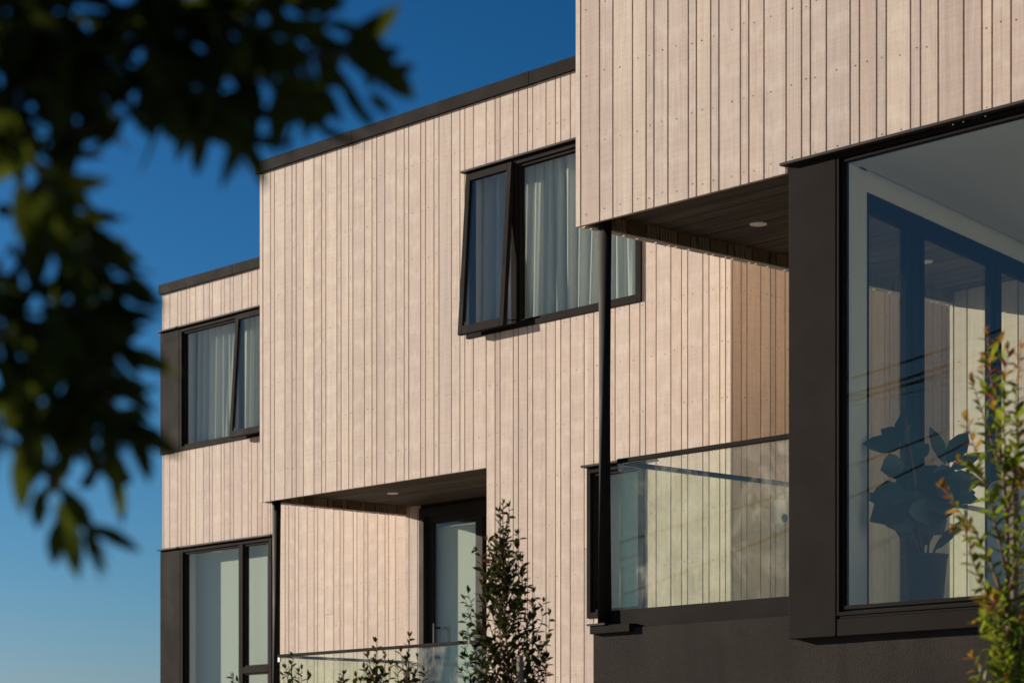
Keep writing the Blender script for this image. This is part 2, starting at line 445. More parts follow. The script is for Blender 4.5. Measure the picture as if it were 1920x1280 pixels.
def drape(name, label, x0, x1, Y, z0, z1, seed, amp=.035, wl=.115, flare=0.):
    R = random.Random(seed); mb = MB(); n = int((x1 - x0) / .006); nz = 14
    ph = [R.uniform(0, 6) for _ in range(4)]
    for k in range(nz + 1):
        t = k / nz; z = z1 + (z0 - z1) * t
        for i in range(n + 1):
            u = i / n; x = x0 + (x1 - x0) * u
            p = 2 * math.pi * (x / wl + .35 * math.sin(x * 5.3 + ph[0]))
            y = amp * (.65 + .35 * t) * math.sin(p + .5 * t * math.sin(x * 9 + ph[1])) + .012 * math.sin(2.1 * p + ph[2] + t)
            x += .014 * math.cos(p) + flare * t * math.sin(x * 7 + ph[3]) * .03
            mb.v.append(Vector((x, Y + y, z)))
    for k in range(nz):
        for i in range(n):
            a = k * (n + 1) + i
            mb.face([a, a + 1, a + n + 2, a + n + 1], 0, 0., True)
    b = Vector(((x0 + x1) / 2, Y, z0))
    return tag(mb.build(name, M['curtain'], None, b), label, 'curtain')
def blind(label, x0, x1, Y, z0, z1):
    b = Vector(((x0 + x1) / 2, Y, z0))
    t = thing('roller_blind', label, 'blind', b)
    mb = MB(); mb.tube([(x0, Y + .027, z1 - .035), (x1, Y + .027, z1 - .035)], .025, 16); mb.build('roller', M['white'], t)
    mb = MB(); mb.box(x0 + .012, x1 - .012, Y, Y + .0025, z0 + .02, z1 - .035); mb.build('fabric', M['blind'], t)
    mb = MB(); mb.box(x0 + .012, x1 - .012, Y - .004, Y + .012, z0, z0 + .022); mb.build('bottom_bar', M['white'], t)
    return t
def downlight(house, soff, x, y, z, r=.055):
    mb = MB(); mb.lathe((x, y, z), [(r, .0), (r, -.006), (r * .86, -.008), (r * .84, -.004)], 32)
    d = mb.build('downlight', M['white'], soff)
    mb = MB(); mb.lathe((x, y, z), [(r * .83, -.0045), (r * .80, -.006)], 32); mb.build('lamp_face', M['lampglass'], d)
def soffit(house, x0, x1, y0, y1, z, seed, w=.14):
    R = random.Random(seed); mb = MB(); y = y0
    while y < y1 - .01:
        e = min(y + w, y1); mb.box(x0, x1, y + .0045, e - .0045, z + R.uniform(-.001, .001), z + .02, 0, R.random()); y = e
    mb.box(x0, x1, y0, y1, z + .0215, z + .06, 1)
    return mb.build('soffit', [M['soffit'], M['wrap']], house)
def cap_strip(house, x0, x1, Y, z0, z1, ydeep):
    mb = MB(); mb.box(x0 - .03, x1, Y - .03, Y + .16, z0, z1); mb.box(x0 - .03, x0 + .16, Y + .16, ydeep, z0, z1)
    x = x0 + 1.37
    while x < x1 - .3:
        mb.box(x, x + .11, Y - .0318, Y + .161, z0 - .0015, z1 + .0018); x += 2.43      # lapped joints of the cap flashing
    return mb.build('parapet_cap', M['metal'], house, bevel=.0012)
def shell(house, x0, x1, y0, y1, z1, floors, holes):
    """solid side, rear, floor and roof slabs so that the rooms behind the glass are closed"""
    wall(house, 'rear_wall', 'x', y1 - .2, y1, x0, x1, GZ, z1, (), [M['paint'], M['plaster']])
    mb = MB()
    for z in floors: mb.box(x0 + .2, x1 - .2, y0, y1 - .2, z - .25, z, 0)
    mb.build('floor_slab', M['floor'], house)

# ================================================================== SETTING
mb = MB(); mb.quad([(-900, -900, GZ), (900, -900, GZ), (900, 900, GZ), (-900, 900, GZ)])
tag(mb.build('ground', M['ground']), kind='structure')

# ================================================================== LEFT TOWNHOUSE
YL = 15.9
xl0 = XY(303.5, YL); xl1 = -19.22
B = Vector((-21.8, YL, GZ))
HL = thing('townhouse', 'farthest timber townhouse at the left, its two stacked windows beside dark end panels', 'house', B, 'stepped timber townhouses')
ztop = 5.90
up = (XY(303.5, YL), XY(338, YL), -21.67, 4.015, 5.445)
lo = (XY(303.5, YL), XY(340, YL), XY(510.5, YL), .42, 2.875)
holesL = [(xl0 - .1, up[2], up[3], up[4] + .004), (xl0 - .1, lo[2], lo[3], lo[4] + .004)]
holesLb = [(up[1] + .03, up[2] - .03, up[3] + .03, up[4] - .03), (lo[1] + .03, lo[2] - .03, lo[3] + .03, lo[4] - .03)]
px = [304, 307, 318.3, 333.2, 339.5, 349.9, 355.6, 366.7, 381.6, 392.8, 398.3, 414.6, 420.3, 431.4, 437.7, 453.6, 465.4, 471.3, 482.8, 491.4,
      502.5, 507.5, 521, 534.6, 541.3, 553.1, 559.8, 576, 588.9, 595.3, 608.2, 625.6, 637.6, 644.4, 662.6, 669.4, 682.2, 689.8, 707.9, 721.9, 728.6, 741.4, 760.8]
sm = [XY(p, YL) for p in px] + [-19.48, -19.36, xl1]
cladding(HL, 'front_cladding', 'x', YL, sm, GZ, ztop, holesL, seed=11)
wall(HL, 'front_wall', 'x', YL + .026, YL + .2, xl0 + .03, xl1, GZ, ztop, holesLb)
cladding(HL, 'side_cladding', 'y', xl0, auto_seams(YL + .03, 23.9, 3), GZ, ztop, (), -1, seed=12, nails=False)
wall(HL, 'side_wall', 'y', xl0 + .026, xl0 + .2, YL + .2, 24.0, GZ, ztop)
wall(HL, 'side_wall', 'y', xl1 - .2, xl1, YL + .2, 24.0, GZ, ztop, outer=1)
shell(HL, xl0 + .02, xl1, YL + .2, 24.0, ztop, (.35, 3.2, 5.85), ())
cap_strip(HL, xl0, xl1, YL, 5.90, 6.012, 24.0)
for (a, b, c, z0, z1) in (up, lo):
    mb = MB(); mb.box(a - .012, b - .004, YL - .016, YL + .02, z0, z1 + .003); mb.box(a - .012, a - .002, YL + .02, YL + .6, z0, z1 + .003)
    mb.build('corner_panel', M['metal'], HL, bevel=.003)
    mb = MB(); mb.box(a - .04, b + .02, YL - .05, YL - .001, z1 + .006, z1 + .021); mb.build('panel_flashing', M['black'], HL)
window(HL, YL, up[1], up[2], up[3], up[4], (XY(446, YL),), 1)
window(HL, YL, lo[1], lo[2], lo[3], lo[4], (XY(453, YL),), None, ((1, 1.41),))
drape('curtain', 'sheer grey curtain drawn across the upper window of the farthest house', XY(377, YL + .2), up[2], YL + .17, 3.9, 5.42, 21)
blind('pale roller blind pulled down inside the tall ground window of the farthest house', lo[1] + .02, lo[2] - .02, YL + .18, .45, lo[4] - .02)

# ================================================================== MIDDLE TOWNHOUSE
YM = 13.7; YB = 15.5
xm0 = XY(487.5, YM); xm1 = XY(1369.5, YM); xr = XY(912.5, YM)
ZS = 2.82; ZSO = 2.91; DK = .35
B = Vector(((xm0 + xm1) / 2, YM, GZ))
HM = thing('townhouse', 'middle timber townhouse with a propped open upper window above a recessed glass balcony', 'house', B, 'stepped timber townhouses')
ztop = 5.985
w3 = (XY(875.5, YM), XY(1204, YM), 3.96, 5.395)
w4 = (XY(1102, YM), XY(1209, YM), 1.452, 2.685)
holesM = [(xm0 - 1, xr, GZ - 1, ZS), (w3[0], w3[1], w3[2], w3[3] + .004), (w4[0], w4[1], w4[2], w4[3] + .004)]
holesMb = [(xm0 - 1, xr + .03, GZ - 1, ZSO + .06), (w3[0] + .03, w3[1] - .03, w3[2] + .03, w3[3] - .03), (w4[0] + .03, w4[1] - .03, w4[2] + .03, w4[3] - .03)]
px = [493, 507, 514.7, 534.2, 547.5, 555.3, 568.8, 588.7, 603, 610.8, 631.7, 639.5, 653.8, 661.7, 683.3, 697.5, 706.3, 721.5, 742.5, 757.8, 766.3, 788.7, 797.9,
      813.7, 823, 846.3, 862.3, 871.5, 887.5, 911.5, 928.2, 937.7, 962.3, 972, 989, 998.8, 1023.7, 1041.3, 1051.3, 1069.2, 1095.3, 1113.3, 1124, 1141.5, 1153.3,
      1180.3, 1199.7, 1210.3, 1230.2, 1257.8, 1277.8, 1289.2, 1317.7, 1329.3, 1349.5, 1360.3]
cladding(HM, 'front_cladding', 'x', YM, [XY(p, YM) for p in px] + [xm1 + GAP / 2], GZ, ztop, holesM, seed=5)
mb = MB(); mb.box(xm0, XY(492.6, YM) - .002, YM - .002, YM + .03, ZS, ztop, 0, .5)
mb.build('corner_trim', M['clad'], HM)
wall(HM, 'front_wall', 'x', YM + .026, YM + .2, xm0 + .025, xm1 - .023, GZ, ztop, holesMb)
side_px = [1371.5, 1389.9, 1400.5, 1426.4, 1444.5, 1454.5, 1472.3]
def YX(px, X): d = ray(px); return d.y / d.x * X
sseam = [YX(p, xm1) for p in side_px]
sseam = [YM + .004] + sseam + auto_seams(sseam[-1], 19.0, 8)[1:]
cladding(HM, 'right_side_cladding', 'y', xm1, sseam, GZ, ztop, (), 1, seed=6)
wall(HM, 'right_side_wall', 'y', xm1 - .2, xm1 - .026, YM + .2, 22.0, GZ, ztop, outer=1)
# left side: hangs as a skirt over the open balcony, runs to the ground behind it
cladding(HM, 'left_side_cladding', 'y', xm0, auto_seams(YM + .04, YB + .02, 9), ZS, ztop, (), -1, seed=13)
cladding(HM, 'left_side_cladding', 'y', xm0, auto_seams(YB + .02, 15.88, 9), GZ, ztop, (), -1, seed=14, nails=False)
wall(HM, 'left_side_wall', 'y', xm0 + .025, xm0 + .034, YM + .03, YB - .025, ZS + .004, ztop)
cladding(HM, 'skirt_lining', 'y', xm0 + .055, auto_seams(YM + .03, YB - .026, 19), ZS + .012, ZSO + .05, (), 1, .018, seed=61, nails=False, mat='lining')
wall(HM, 'left_side_wall', 'y', xm0 + .026, xm0 + .2, YB + .2, 22.0, GZ, ztop)
shell(HM, xm0 + .02, xm1, YB + .2, 22.0, ztop, (DK, 3.2), ())
mb = MB(); mb.box(xm0 + .05, xm1 - .2, YM + .2, 21.8, 5.7, 5.9); mb.build('roof', M['plaster'], HM)
mb = MB(); mb.box(xm0 + .05, xm1 - .2, YM + .2, YB + .2, ZSO + .065, 3.2); mb.box(xr + .2, xm1 - .2, YM + .2, YB + .2, .1, DK)
mb.build('floor_slab', M['floor'], HM)
cap_strip(HM, xm0, xm1 + .01, YM, 5.985, 6.097, 22.0)
# recess: soffit, side cheek, back wall with sliding door
so = soffit(HM, xm0 + .056, xr, YM + .024, YB, ZSO, 4, .105)
downlight(HM, so, -18.28, 14.65, ZSO)
cladding(HM, 'recess_cheek', 'y', xr, auto_seams(YM + .03, YB, 17), GZ, ZSO, (), -1, seed=15)
wall(HM, 'recess_cheek_wall', 'y', xr + .026, xr + .2, YM + .2, YB + .2, GZ, ZSO)
dx0 = XY(790, YB); dx1 = xr - .12; dz1 = ZSO - .035
cladding(HM, 'recess_back_cladding', 'x', YB - .024, [xm0 + .024, XY(770.4, YB), dx0 - .03, dx0 + .004], GZ, ZSO, (), seed=16)
cladding(HM, 'recess_back_cladding', 'x', YB - .024, [dx1, xr], GZ, ZSO, (), seed=18)
wall(HM, 'recess_back_wall', 'x', YB + .002, YB + .2, xm0 + .026, xr + .2, GZ, ZSO + .06, [(dx0 + .03, dx1 - .03, DK, dz1 - .03)])
mb = MB(); ring(mb, dx0, dx1, DK, dz1, YB - .035, YB + .11, .075, .05, .085)
mb.box(dx0 + .075, dx1 - .075, YB + .0, YB + .05, dz1 - .15, dz1 - .085)
door = mb.build('sliding_door', M['black'], HM, bevel=.003)
sx = [dx0 + .07, XY(899, YB), dx1 - .07]
for k in range(2):
    y0 = YB + (.012 if k == 0 else .058)
    mb = MB(); ring(mb, sx[k], sx[k + 1] + (.0 if k else .03), DK + .05, dz1 - .09, y0, y0 + .042, .105 if k == 0 else .06, .1, .07)
    mb.build('door_leaf', M['black'], door, bevel=.003)
    mb = MB(); mb.box(sx[k] + .05, sx[k + 1] - .02, y0 + .015, y0 + .023, DK + .12, dz1 - .14); mb.build('door_pane', M['glass'], door)
hx = XY(823.5, YB)
mb = MB(); mb.box(hx - .012, hx + .012, YB - .075, YB - .055, 1.33, 1.71); mb.box(hx - .01, hx + .01, YB - .055, YB + .01, 1.36, 1.385); mb.box(hx - .01, hx + .01, YB - .055, YB + .01, 1.655, 1.68)
mb.build('door_handle', M['black'], door, bevel=.003)
blind('pale roller blind pulled down inside the sliding door of the recessed balcony', dx0 + .12, dx1 - .1, YB + .108, DK + .05, dz1 - .16)
mb = MB(); mb.box(xm0 + .03, xr - .001, YM + .03, YB - .03, DK - .25, DK); mb.build('balcony_deck', M['soffit'], HM)
wall(HM, 'balcony_base', 'x', YM + .03, YM + .2, xm0 + .03, xr, GZ, DK - .252, (), [M['plaster'], M['plaster']])
mb = MB(); mb.box(xm0 + .01, xr - .002, YM + .012, YM + .028, DK - .3, DK + .06); mb.box(xm0 + .01, xm0 + .026, YM + .03, YB - .03, DK - .3, DK + .06)
mb.build('deck_fascia', M['metal'], HM)
def post(house, x, y, z0, z1, r=.0445):
    mb = MB(); mb.tube([(x, y, z0), (x, y, z1)], r, 32); mb.box(x - .08, x + .08, y - .08, y + .08, z0, z0 + .012)
    return mb.build('post', M['black'], house)
pxm = XY(518.5, YM + .13)
post(HM, pxm, YM + .13, DK - .25, ZSO)
# balustrade of the recess
mb = MB(); ry = YM + .12; rx = xm0 + .12; rz = 1.345
bal = None
def balustrade(house, xa, xb, ya, yb, zb, zt, joints):
    """glass balustrade: front panel in plane ya from xa to xb, side panels in plane xa back to yb, dark cap rails"""
    mb = MB(); mb.box(xa + .05, xb, ya - .02, ya + .02, zt - .028, zt); mb.box(xa - .02, xa + .02, ya - .02 + .07, yb, zt - .028, zt)
    b = mb.build('balustrade', M['metal'], house, bevel=.003)
    xs = [xa + .06] + [j for j in joints] + [xb]
    for i in range(len(xs) - 1):
        g = MB(); g.box(xs[i] + .006, xs[i + 1] - .006, ya - .006, ya + .006, zb, zt - .029); g.build('glass_panel', M['balglass'], b)
    ys = [ya + .05, (ya + yb) / 2 + .1, yb]
    for i in range(2):
        g = MB(); g.box(xa - .006, xa + .006, ys[i] + .006, ys[i + 1] - .006, zb, zt - .029); g.build('glass_panel', M['balglass'], b)
    c = MB(); c.box(xa + .052, xa + .075, ya - .012, ya + .012, zt - .07, zt - .03); c.build('clamp', M['steel'], b)
    return b
balustrade(HM, xm0 + .12, xr - .01, YM + .10, YB - .025, DK + .04, 1.352, [XY(726, YM + .1)])
window(HM, YM, w3[0], w3[1], w3[2], w3[3], (XY(965, YM),), 0)
window(HM, YM, w4[0], w4[1], w4[2], w4[3], (), None)
drape('curtain', 'pale blue grey pleated curtain hanging behind the propped open window of the middle house', XY(906, YM + .18), w3[1] + .05, YM + .165, 3.85, 5.37, 22, .045, .135, 1.)
blind('pale roller blind lowered in the narrow window behind the black corner post', w4[0] + .02, w4[1] - .02, YM + .20, 1.5, w4[3] - .02)

# ================================================================== RIGHT TOWNHOUSE
YR = 10.25; YRB = 13.91
xr0 = XY(1080, YR); xr1 = -4.6
ZR = 3.51; ZRS = 3.60; FR = 1.0
bx0 = XY(1478.5, YR); bx1 = -5.9
B = Vector(((xr0 + xr1) / 2, YR, GZ))
HR = thing('townhouse', 'nearest timber townhouse with a large dark framed corner window beside an overhung balcony', 'house', B, 'stepped timber townhouses')
ztop = 7.35
px = [1088.6, 1124.2, 1149.1, 1185.8, 1211.5, 1226.1, 1252.3, 1290.6, 1305.6, 1332.5, 1347.9, 1388.2, 1403.9, 1432.4, 1473.8,
      1502.8, 1519.3, 1549.4, 1593.9, 1611.4, 1643.6, 1661.6, 1707.0, 1725.8, 1759.0, 1806.9, 1841.0, 1860.2, 1895.6]
sm = [XY(p, YR) for p in px]; sm = sm + auto_seams(sm[-1], xr1, 2)[1:]
cladding(HR, 'front_cladding', 'x', YR, sm, ZR, ztop, [(bx0 - .01, bx1 + .02, ZR - 1, 3.563)], seed=31)
mb = MB(); mb.box(xr0, sm[0] - .003, YR - .002, YR + .03, ZR, ztop, 0, .55); mb.build('corner_trim', M['clad'], HR)
wall(HR, 'upper_front_wall', 'x', YR + .026, YR + .2, xr0 + .025, xr1, ZRS + .062, ztop)
cladding(HR, 'left_side_cladding', 'y', xr0, auto_seams(YR + .045, YRB + .02, 33), ZR, ztop, (), -1, seed=32)
cladding(HR, 'left_side_cladding', 'y', xr0, auto_seams(YRB + .02, 18.0, 34), GZ, ztop, (), -1, seed=35, nails=False)
wall(HR, 'left_side_wall', 'y', xr0 + .025, xr0 + .034, YR + .045, YRB - .025, ZR + .004, ztop)
cladding(HR, 'skirt_lining', 'y', xr0 + .055, auto_seams(YR + .045, YRB - .026, 29), ZR + .012, ZRS + .05, (), 1, .018, seed=62, nails=False, mat='lining')
wall(HR, 'left_side_wall', 'y', xr0 + .026, xr0 + .2, YRB + .2, 18.0, GZ, ztop)
wall(HR, 'right_side_wall', 'y', xr1 - .2, xr1, YR + .2, 18.0, GZ, ztop, outer=1)
wall(HR, 'rear_wall', 'x', 17.8, 18.0, xr0 + .2, xr1 - .2, GZ, ztop, (), [M['paint'], M['plaster']])
mb = MB(); mb.box(xr0 + .05, xr1 - .2, YR + .2, 17.8, 7.0, 7.2); mb.build('roof', M['plaster'], HR)
cap_strip(HR, xr0, xr1, YR, ztop, ztop + .11, 18.0)
so = soffit(HR, xr0 + .056, -8.86, YR + .024, YRB, ZRS, 41, .145)
downlight(HR, so, -10.43, 11.31, ZRS); downlight(HR, so, -10.42, 12.95, ZRS)
# balcony back wall and living room
wall(HR, 'balcony_back_wall', 'x', YRB + .002, YRB + .2, xr0 + .026, -9.75, GZ, ZRS + .06, (), [M['wrap'], M['paint']])
cladding(HR, 'balcony_back_cladding', 'x', YRB - .024, [xr0 + .024, XY(1792, YRB), XY(1817, YRB), -10.35, -10.2, -10.1, -9.95, -9.78], GZ, ZRS, (), seed=44)
Q = Vector((-.237, .9715, 0)).normalized(); QN = Vector((-Q.y, Q.x, 0)); O = Vector((-8.92, 10.40, 0))   # oblique glazed side of the room
def TO(r, off, z): p = O + Q * r + QN * off; return (p.x, p.y, z)
mb = MB()
for a, b in ((.20, .235), (.715, .965), (1.925, 2.09), (2.95, 3.2), (3.52, 3.6)): mb.box(a, b, -.022, .022, FR, 3.30, 0, 0, TO)
mb.box(.20, 3.6, -.022, .022, 3.30, 3.408, 0, 0, TO); mb.box(.20, 3.6, -.022, .022, FR - .02, FR + .07, 0, 0, TO)
for a, b in ((.78, .80), (1.97, 2.0), (.90, .92)): mb.box(a, b, -.032, -.0225, FR + .07, 3.30, 0, 0, TO)
gz = mb.build('balcony_glazing', M['metal'], HR, bevel=.003)
for a, b in ((.235, .715), (.965, 1.925), (2.09, 2.95), (3.2, 3.52)):
    mb = MB(); mb.box(a, b, -.004, .004, FR + .07, 3.30, 0, 0, TO); mb.build('glazing_pane', M['glass'], gz)
mb = MB(); mb.box(.20, 3.6, -.021, .021, 3.41, ZRS - .002, 0, 0, TO); mb.build('glazing_upstand', M['paint'], HR)
mb = MB(); mb.quad([(-9.9, YR + .06, 3.522), (-9.9, 17.8, 3.522), (xr1 - .2, 17.8, 3.522), (xr1 - .2, YR + .06, 3.522)][::-1])
mb = MB()
P = [TO(.08, -.05, 0), TO(3.55, -.05, 0)]
cpts = [(-9.12, YR + .0615), (-9.12, 10.55), P[0][:2], P[1][:2], (-9.76, 17.8), (xr1 - .2, 17.8), (xr1 - .2, YR + .0615)]
def slab(pts, z0, z1, name, mat):
    mb = MB(); n = len(pts)
    mb.quad([(x, y, z0) for x, y in pts]); mb.quad([(x, y, z1) for x, y in pts][::-1])
    for i in range(n):
        a, b = pts[i], pts[(i + 1) % n]; mb.quad([(a[0], a[1], z0), (b[0], b[1], z0), (b[0], b[1], z1), (a[0], a[1], z1)])
    return mb.build(name, mat, HR)
slab(cpts, 3.522, 3.56, 'room_ceiling', M['ceil'])
slab([(x, max(y, YR + .23)) for x, y in cpts], FR - .025, FR, 'room_floor', M['floor'])
mb = MB(); mb.box(-9.3, xr1 - .22, YR + .55, YR + .75, 3.40, 3.521); mb.build('ceiling_bulkhead', M['ceil'], HR) if False else None
mb = MB(); mb.box(-9.76, -9.70, YRB + .2, 17.8, FR, 3.522); mb.build('room_side_wall', M['paint'], HR)
# corner window: dark panel, frame, glass
zb0, zb1 = .88, 3.54
gx0 = XY(1568, YR)
mb = MB(); mb.box(bx0, gx0 - .004, YR, YR + .05, zb0, zb1); mb.box(bx0, bx0 + .05, YR + .05, 10.60, zb0, zb1); mb.build('corner_panel', M['metal'], HR, bevel=.004)
pr = [(bx0 + .052, YR + .052), (-8.905, YR + .052), TO(.02, -.024, 0)[:2], TO(.199, -.024, 0)[:2], TO(.199, .03, 0)[:2], (bx0 + .052, 10.60)]
slab(pr, zb0 + .01, 3.521, 'corner_pier', M['paint'])
mb = MB(); mb.box(gx0, bx1, YR + .004, YR + .06, zb0, .974); mb.box(gx0, bx1, YR + .01, YR + .20, .9745, .99); mb.build('window_apron', M['metal'], HR, bevel=.003)
mb = MB(); ring(mb, gx0 + .001, bx1, .992, zb1, YR + .002, YR + .06, .017, .02, .02)
ring(mb, gx0 + .0185, bx1 - .0175, 1.0125, zb1 - .0205, YR + .03, YR + .06, .009, .0115, .0115, 1)
ring(mb, gx0 + .028, bx1 - .027, 1.0245, zb1 - .0325, YR + .014, YR + .06, .014, .022, .012)
cw = mb.build('corner_window', [M['metal'], M['gasket']], HR, bevel=.002)
mb = MB(); mb.box(gx0 + .036, bx1 - .035, YR + .028, YR + .038, 1.03, zb1 - .038); mb.build('corner_pane', M['glass'], cw)
mb = MB(); mb.box(bx0 - .03, bx1 + .02, YR - .045, YR + .012, 3.545, 3.561); mb.build('head_flashing', M['black'], cw, bevel=.002)
mb = MB(); mb.box(bx0 + .06, bx1, YR + .07, YR + .22, .90, .972); mb.build('bay_floor', M['plaster'], HR)
# base of dark plaster, balcony slab and kerb
yp = 10.312; xp0 = XY(1113.5, yp)
wall(HR, 'plaster_base', 'x', yp, yp + .2, xp0, xr1, GZ, 1.018, (), [M['plaster'], M['plaster']])
wall(HR, 'plaster_base_side', 'y', xp0, xp0 + .2, yp + .2, YRB, GZ, 1.018, (), [M['plaster'], M['plaster']])
wall(HR, 'plaster_pier', 'x', yp, yp + .2, bx1 + .002, xr1, 1.02, 3.5, (), [M['plaster'], M['paint']])
mb = MB(); mb.box(xp0 - .004, XY(1180, 10.28), 10.28, 10.50, .992, 1.042); mb.build('coping', M['metal'], HR, bevel=.003)
mb = MB(); mb.box(-10.80, bx0 + .04, 10.355, 10.44, 1.019, 1.135); mb.box(-10.85, -10.76, 10.51, YRB - .03, 1.019, 1.135); mb.build('balcony_kerb', M['metal'], HR, bevel=.004)
mb = MB(); mb.box(xp0 + .2, -8.9, yp + .21, YRB - .03, .9, 1.016); mb.build('balcony_deck', M['soffit'], HR)
post(HR, XY(1134, YR + .10), YR + .10, 1.043, ZRS)
balustrade(HR, -10.80, bx0 + .02, 10.40, YRB - .03, 1.10, 2.066, [])

# ================================================================== small things on and in the houses
c = Vector((xm1, YX(1458, xm1), 0)); D = c.dot(FWD); c.z = (HZ - 961) / F * D
t = thing('alarm_siren', 'white alarm siren with a blue lens on the side wall behind the balcony glass', 'alarm', c)
mb = MB(); n = 8; hw, hh = .066, .10
prof = []
for k in range(24):
    a = 2 * math.pi * k / 24; cx, cz = math.cos(a), math.sin(a)
    prof.append((hw * (abs(cx) ** .6) * (1 if cx > 0 else -1), hh * (abs(cz) ** .75) * (1 if cz > 0 else -1)))
rows = [(1.0, .002), (1.0, .035), (.93, .05), (.75, .058)]
ids = []
for sc_, dx in rows:
    ids.append(len(mb.v)); mb.v += [c + Vector((dx, y * sc_, z * sc_)) for y, z in prof]
for k in range(3):
    for q in range(24): mb.face([ids[k] + q, ids[k] + (q + 1) % 24, ids[k + 1] + (q + 1) % 24, ids[k + 1] + q], 0, 0, True)
mb.face([ids[3] + q for q in range(24)])
mb.build('siren_case', M['white'], t)
mb = MB(); mb.tube([c + Vector((.05, .012, -.045)), c + Vector((.068, .012, -.045))], .034, 20); mb.build('lens', M['lens'], t)

# potted rubber plant behind the corner window
pb = at(1735, 0, 13.62); pb.z = FR + .002
t = thing('potted_plant', 'large leaved rubber plant in a charcoal pot silhouetted behind the corner window', 'plant', pb)
mb = MB(); mb.lathe(pb, [(.088, 0), (.092, .01), (.122, .325), (.128, .33), (.128, .345), (.118, .345), (.114, .30)], 32); mb.build('pot', M['pot'], t)
mb = MB(); mb.lathe(pb + Vector((0, 0, .295)), [(.113, 0), (.112, .015), (.06, .024)], 24); mb.build('soil', M['soil'], t)
sb = MB(); lb = MB(); R = random.Random(5)
def pp(px, py, dd=0.): return at(px, py, 13.62 + dd)
stems = [[(1733, 1050), (1722, 980), (1716, 900), (1700, 800), (1697, 775)], [(1738, 1050), (1745, 985), (1765, 925), (1778, 868)], [(1730, 1050), (1700, 970), (1680, 930)], [(1745, 1050), (1757, 1020), (1790, 985)]]
for s_ in stems: sb.tube([pp(x, y) for x, y in s_], [.007] * (len(s_) - 1) + [.004], 8)
LV = [(1690, 838, 1618, 829, 44), (1695, 830, 1652, 803, 40), (1697, 835, 1706, 762, 48), (1705, 850, 1738, 832, 34), (1700, 840, 1716, 790, 30), (1695, 870, 1652, 880, 52), (1712, 862, 1742, 830, 30),
      (1772, 870, 1745, 798, 30), (1776, 868, 1815, 808, 40), (1780, 880, 1842, 848, 24), (1705, 925, 1630, 935, 60), (1710, 915, 1780, 880, 60), (1740, 905, 1815, 912, 66), (1742, 900, 1800, 890, 50),
      (1716, 930, 1632, 975, 70), (1716, 950, 1662, 985, 74), (1718, 960, 1690, 1012, 70), (1725, 955, 1770, 1000, 70), (1732, 930, 1830, 922, 56), (1738, 945, 1786, 962, 60), (1716, 905, 1678, 905, 60),
      (1715, 985, 1742, 1020, 60), (1750, 1032, 1805, 975, 20), (1722, 900, 1700, 925, 80), (1735, 930, 1745, 985, 80), (1720, 880, 1735, 930, 70), (1735, 925, 1700, 975, 80), (1725, 960, 1720, 1025, 60), (1760, 900, 1795, 935, 60), (1765, 905, 1842, 900, 46), (1760, 920, 1838, 938, 34)]
for (x0, y0, x1, y1, w) in LV:
    dd = R.uniform(-.10, .10); p = pp(x0, y0, dd * .5); e = pp(x1, y1, dd)
    d = e - p; lb.leaf(p, d, -FWD + Vector((R.uniform(-.4, .4), R.uniform(-.4, .4), R.uniform(-.1, .5))), d.length, w * 13.6 / F, 0, R.random(), .10, .06)
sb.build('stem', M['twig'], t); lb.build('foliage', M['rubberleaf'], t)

# cream armchair in the living room
cc = Vector((XY(1862, 10.95) + .36, 11.0, FR + .002))
t = thing('armchair', 'cream upholstered armchair standing in the living room behind the corner window', 'chair', cc)
def cushion(name, x0, x1, y0, y1, z0, z1, r=.05):
    mb = MB(); mb.box(cc.x + x0, cc.x + x1, cc.y + y0, cc.y + y1, cc.z + z0, cc.z + z1)
    o = mb.build(name, M['upholstery'], t, bevel=r); o.modifiers[0].segments = 5
    for p in o.data.polygons: p.use_smooth = True
cushion('backrest', -.36, .36, -.14, 0.0, .12, .74, .06)
cushion('seat', -.26, .26, .0, .55, .16, .42, .05)
cushion('armrest', -.36, -.262, .0, .55, .12, .56, .04); cushion('armrest', .262, .36, .0, .55, .12, .56, .04)
for sx_ in (-.3, .3):
    for sy in (-.07, .48):
        mb = MB(); mb.tube([cc + Vector((sx_, sy, 0)), cc + Vector((sx_, sy, .14))], [.012, .02], 10); mb.build('leg', M['black'], t)

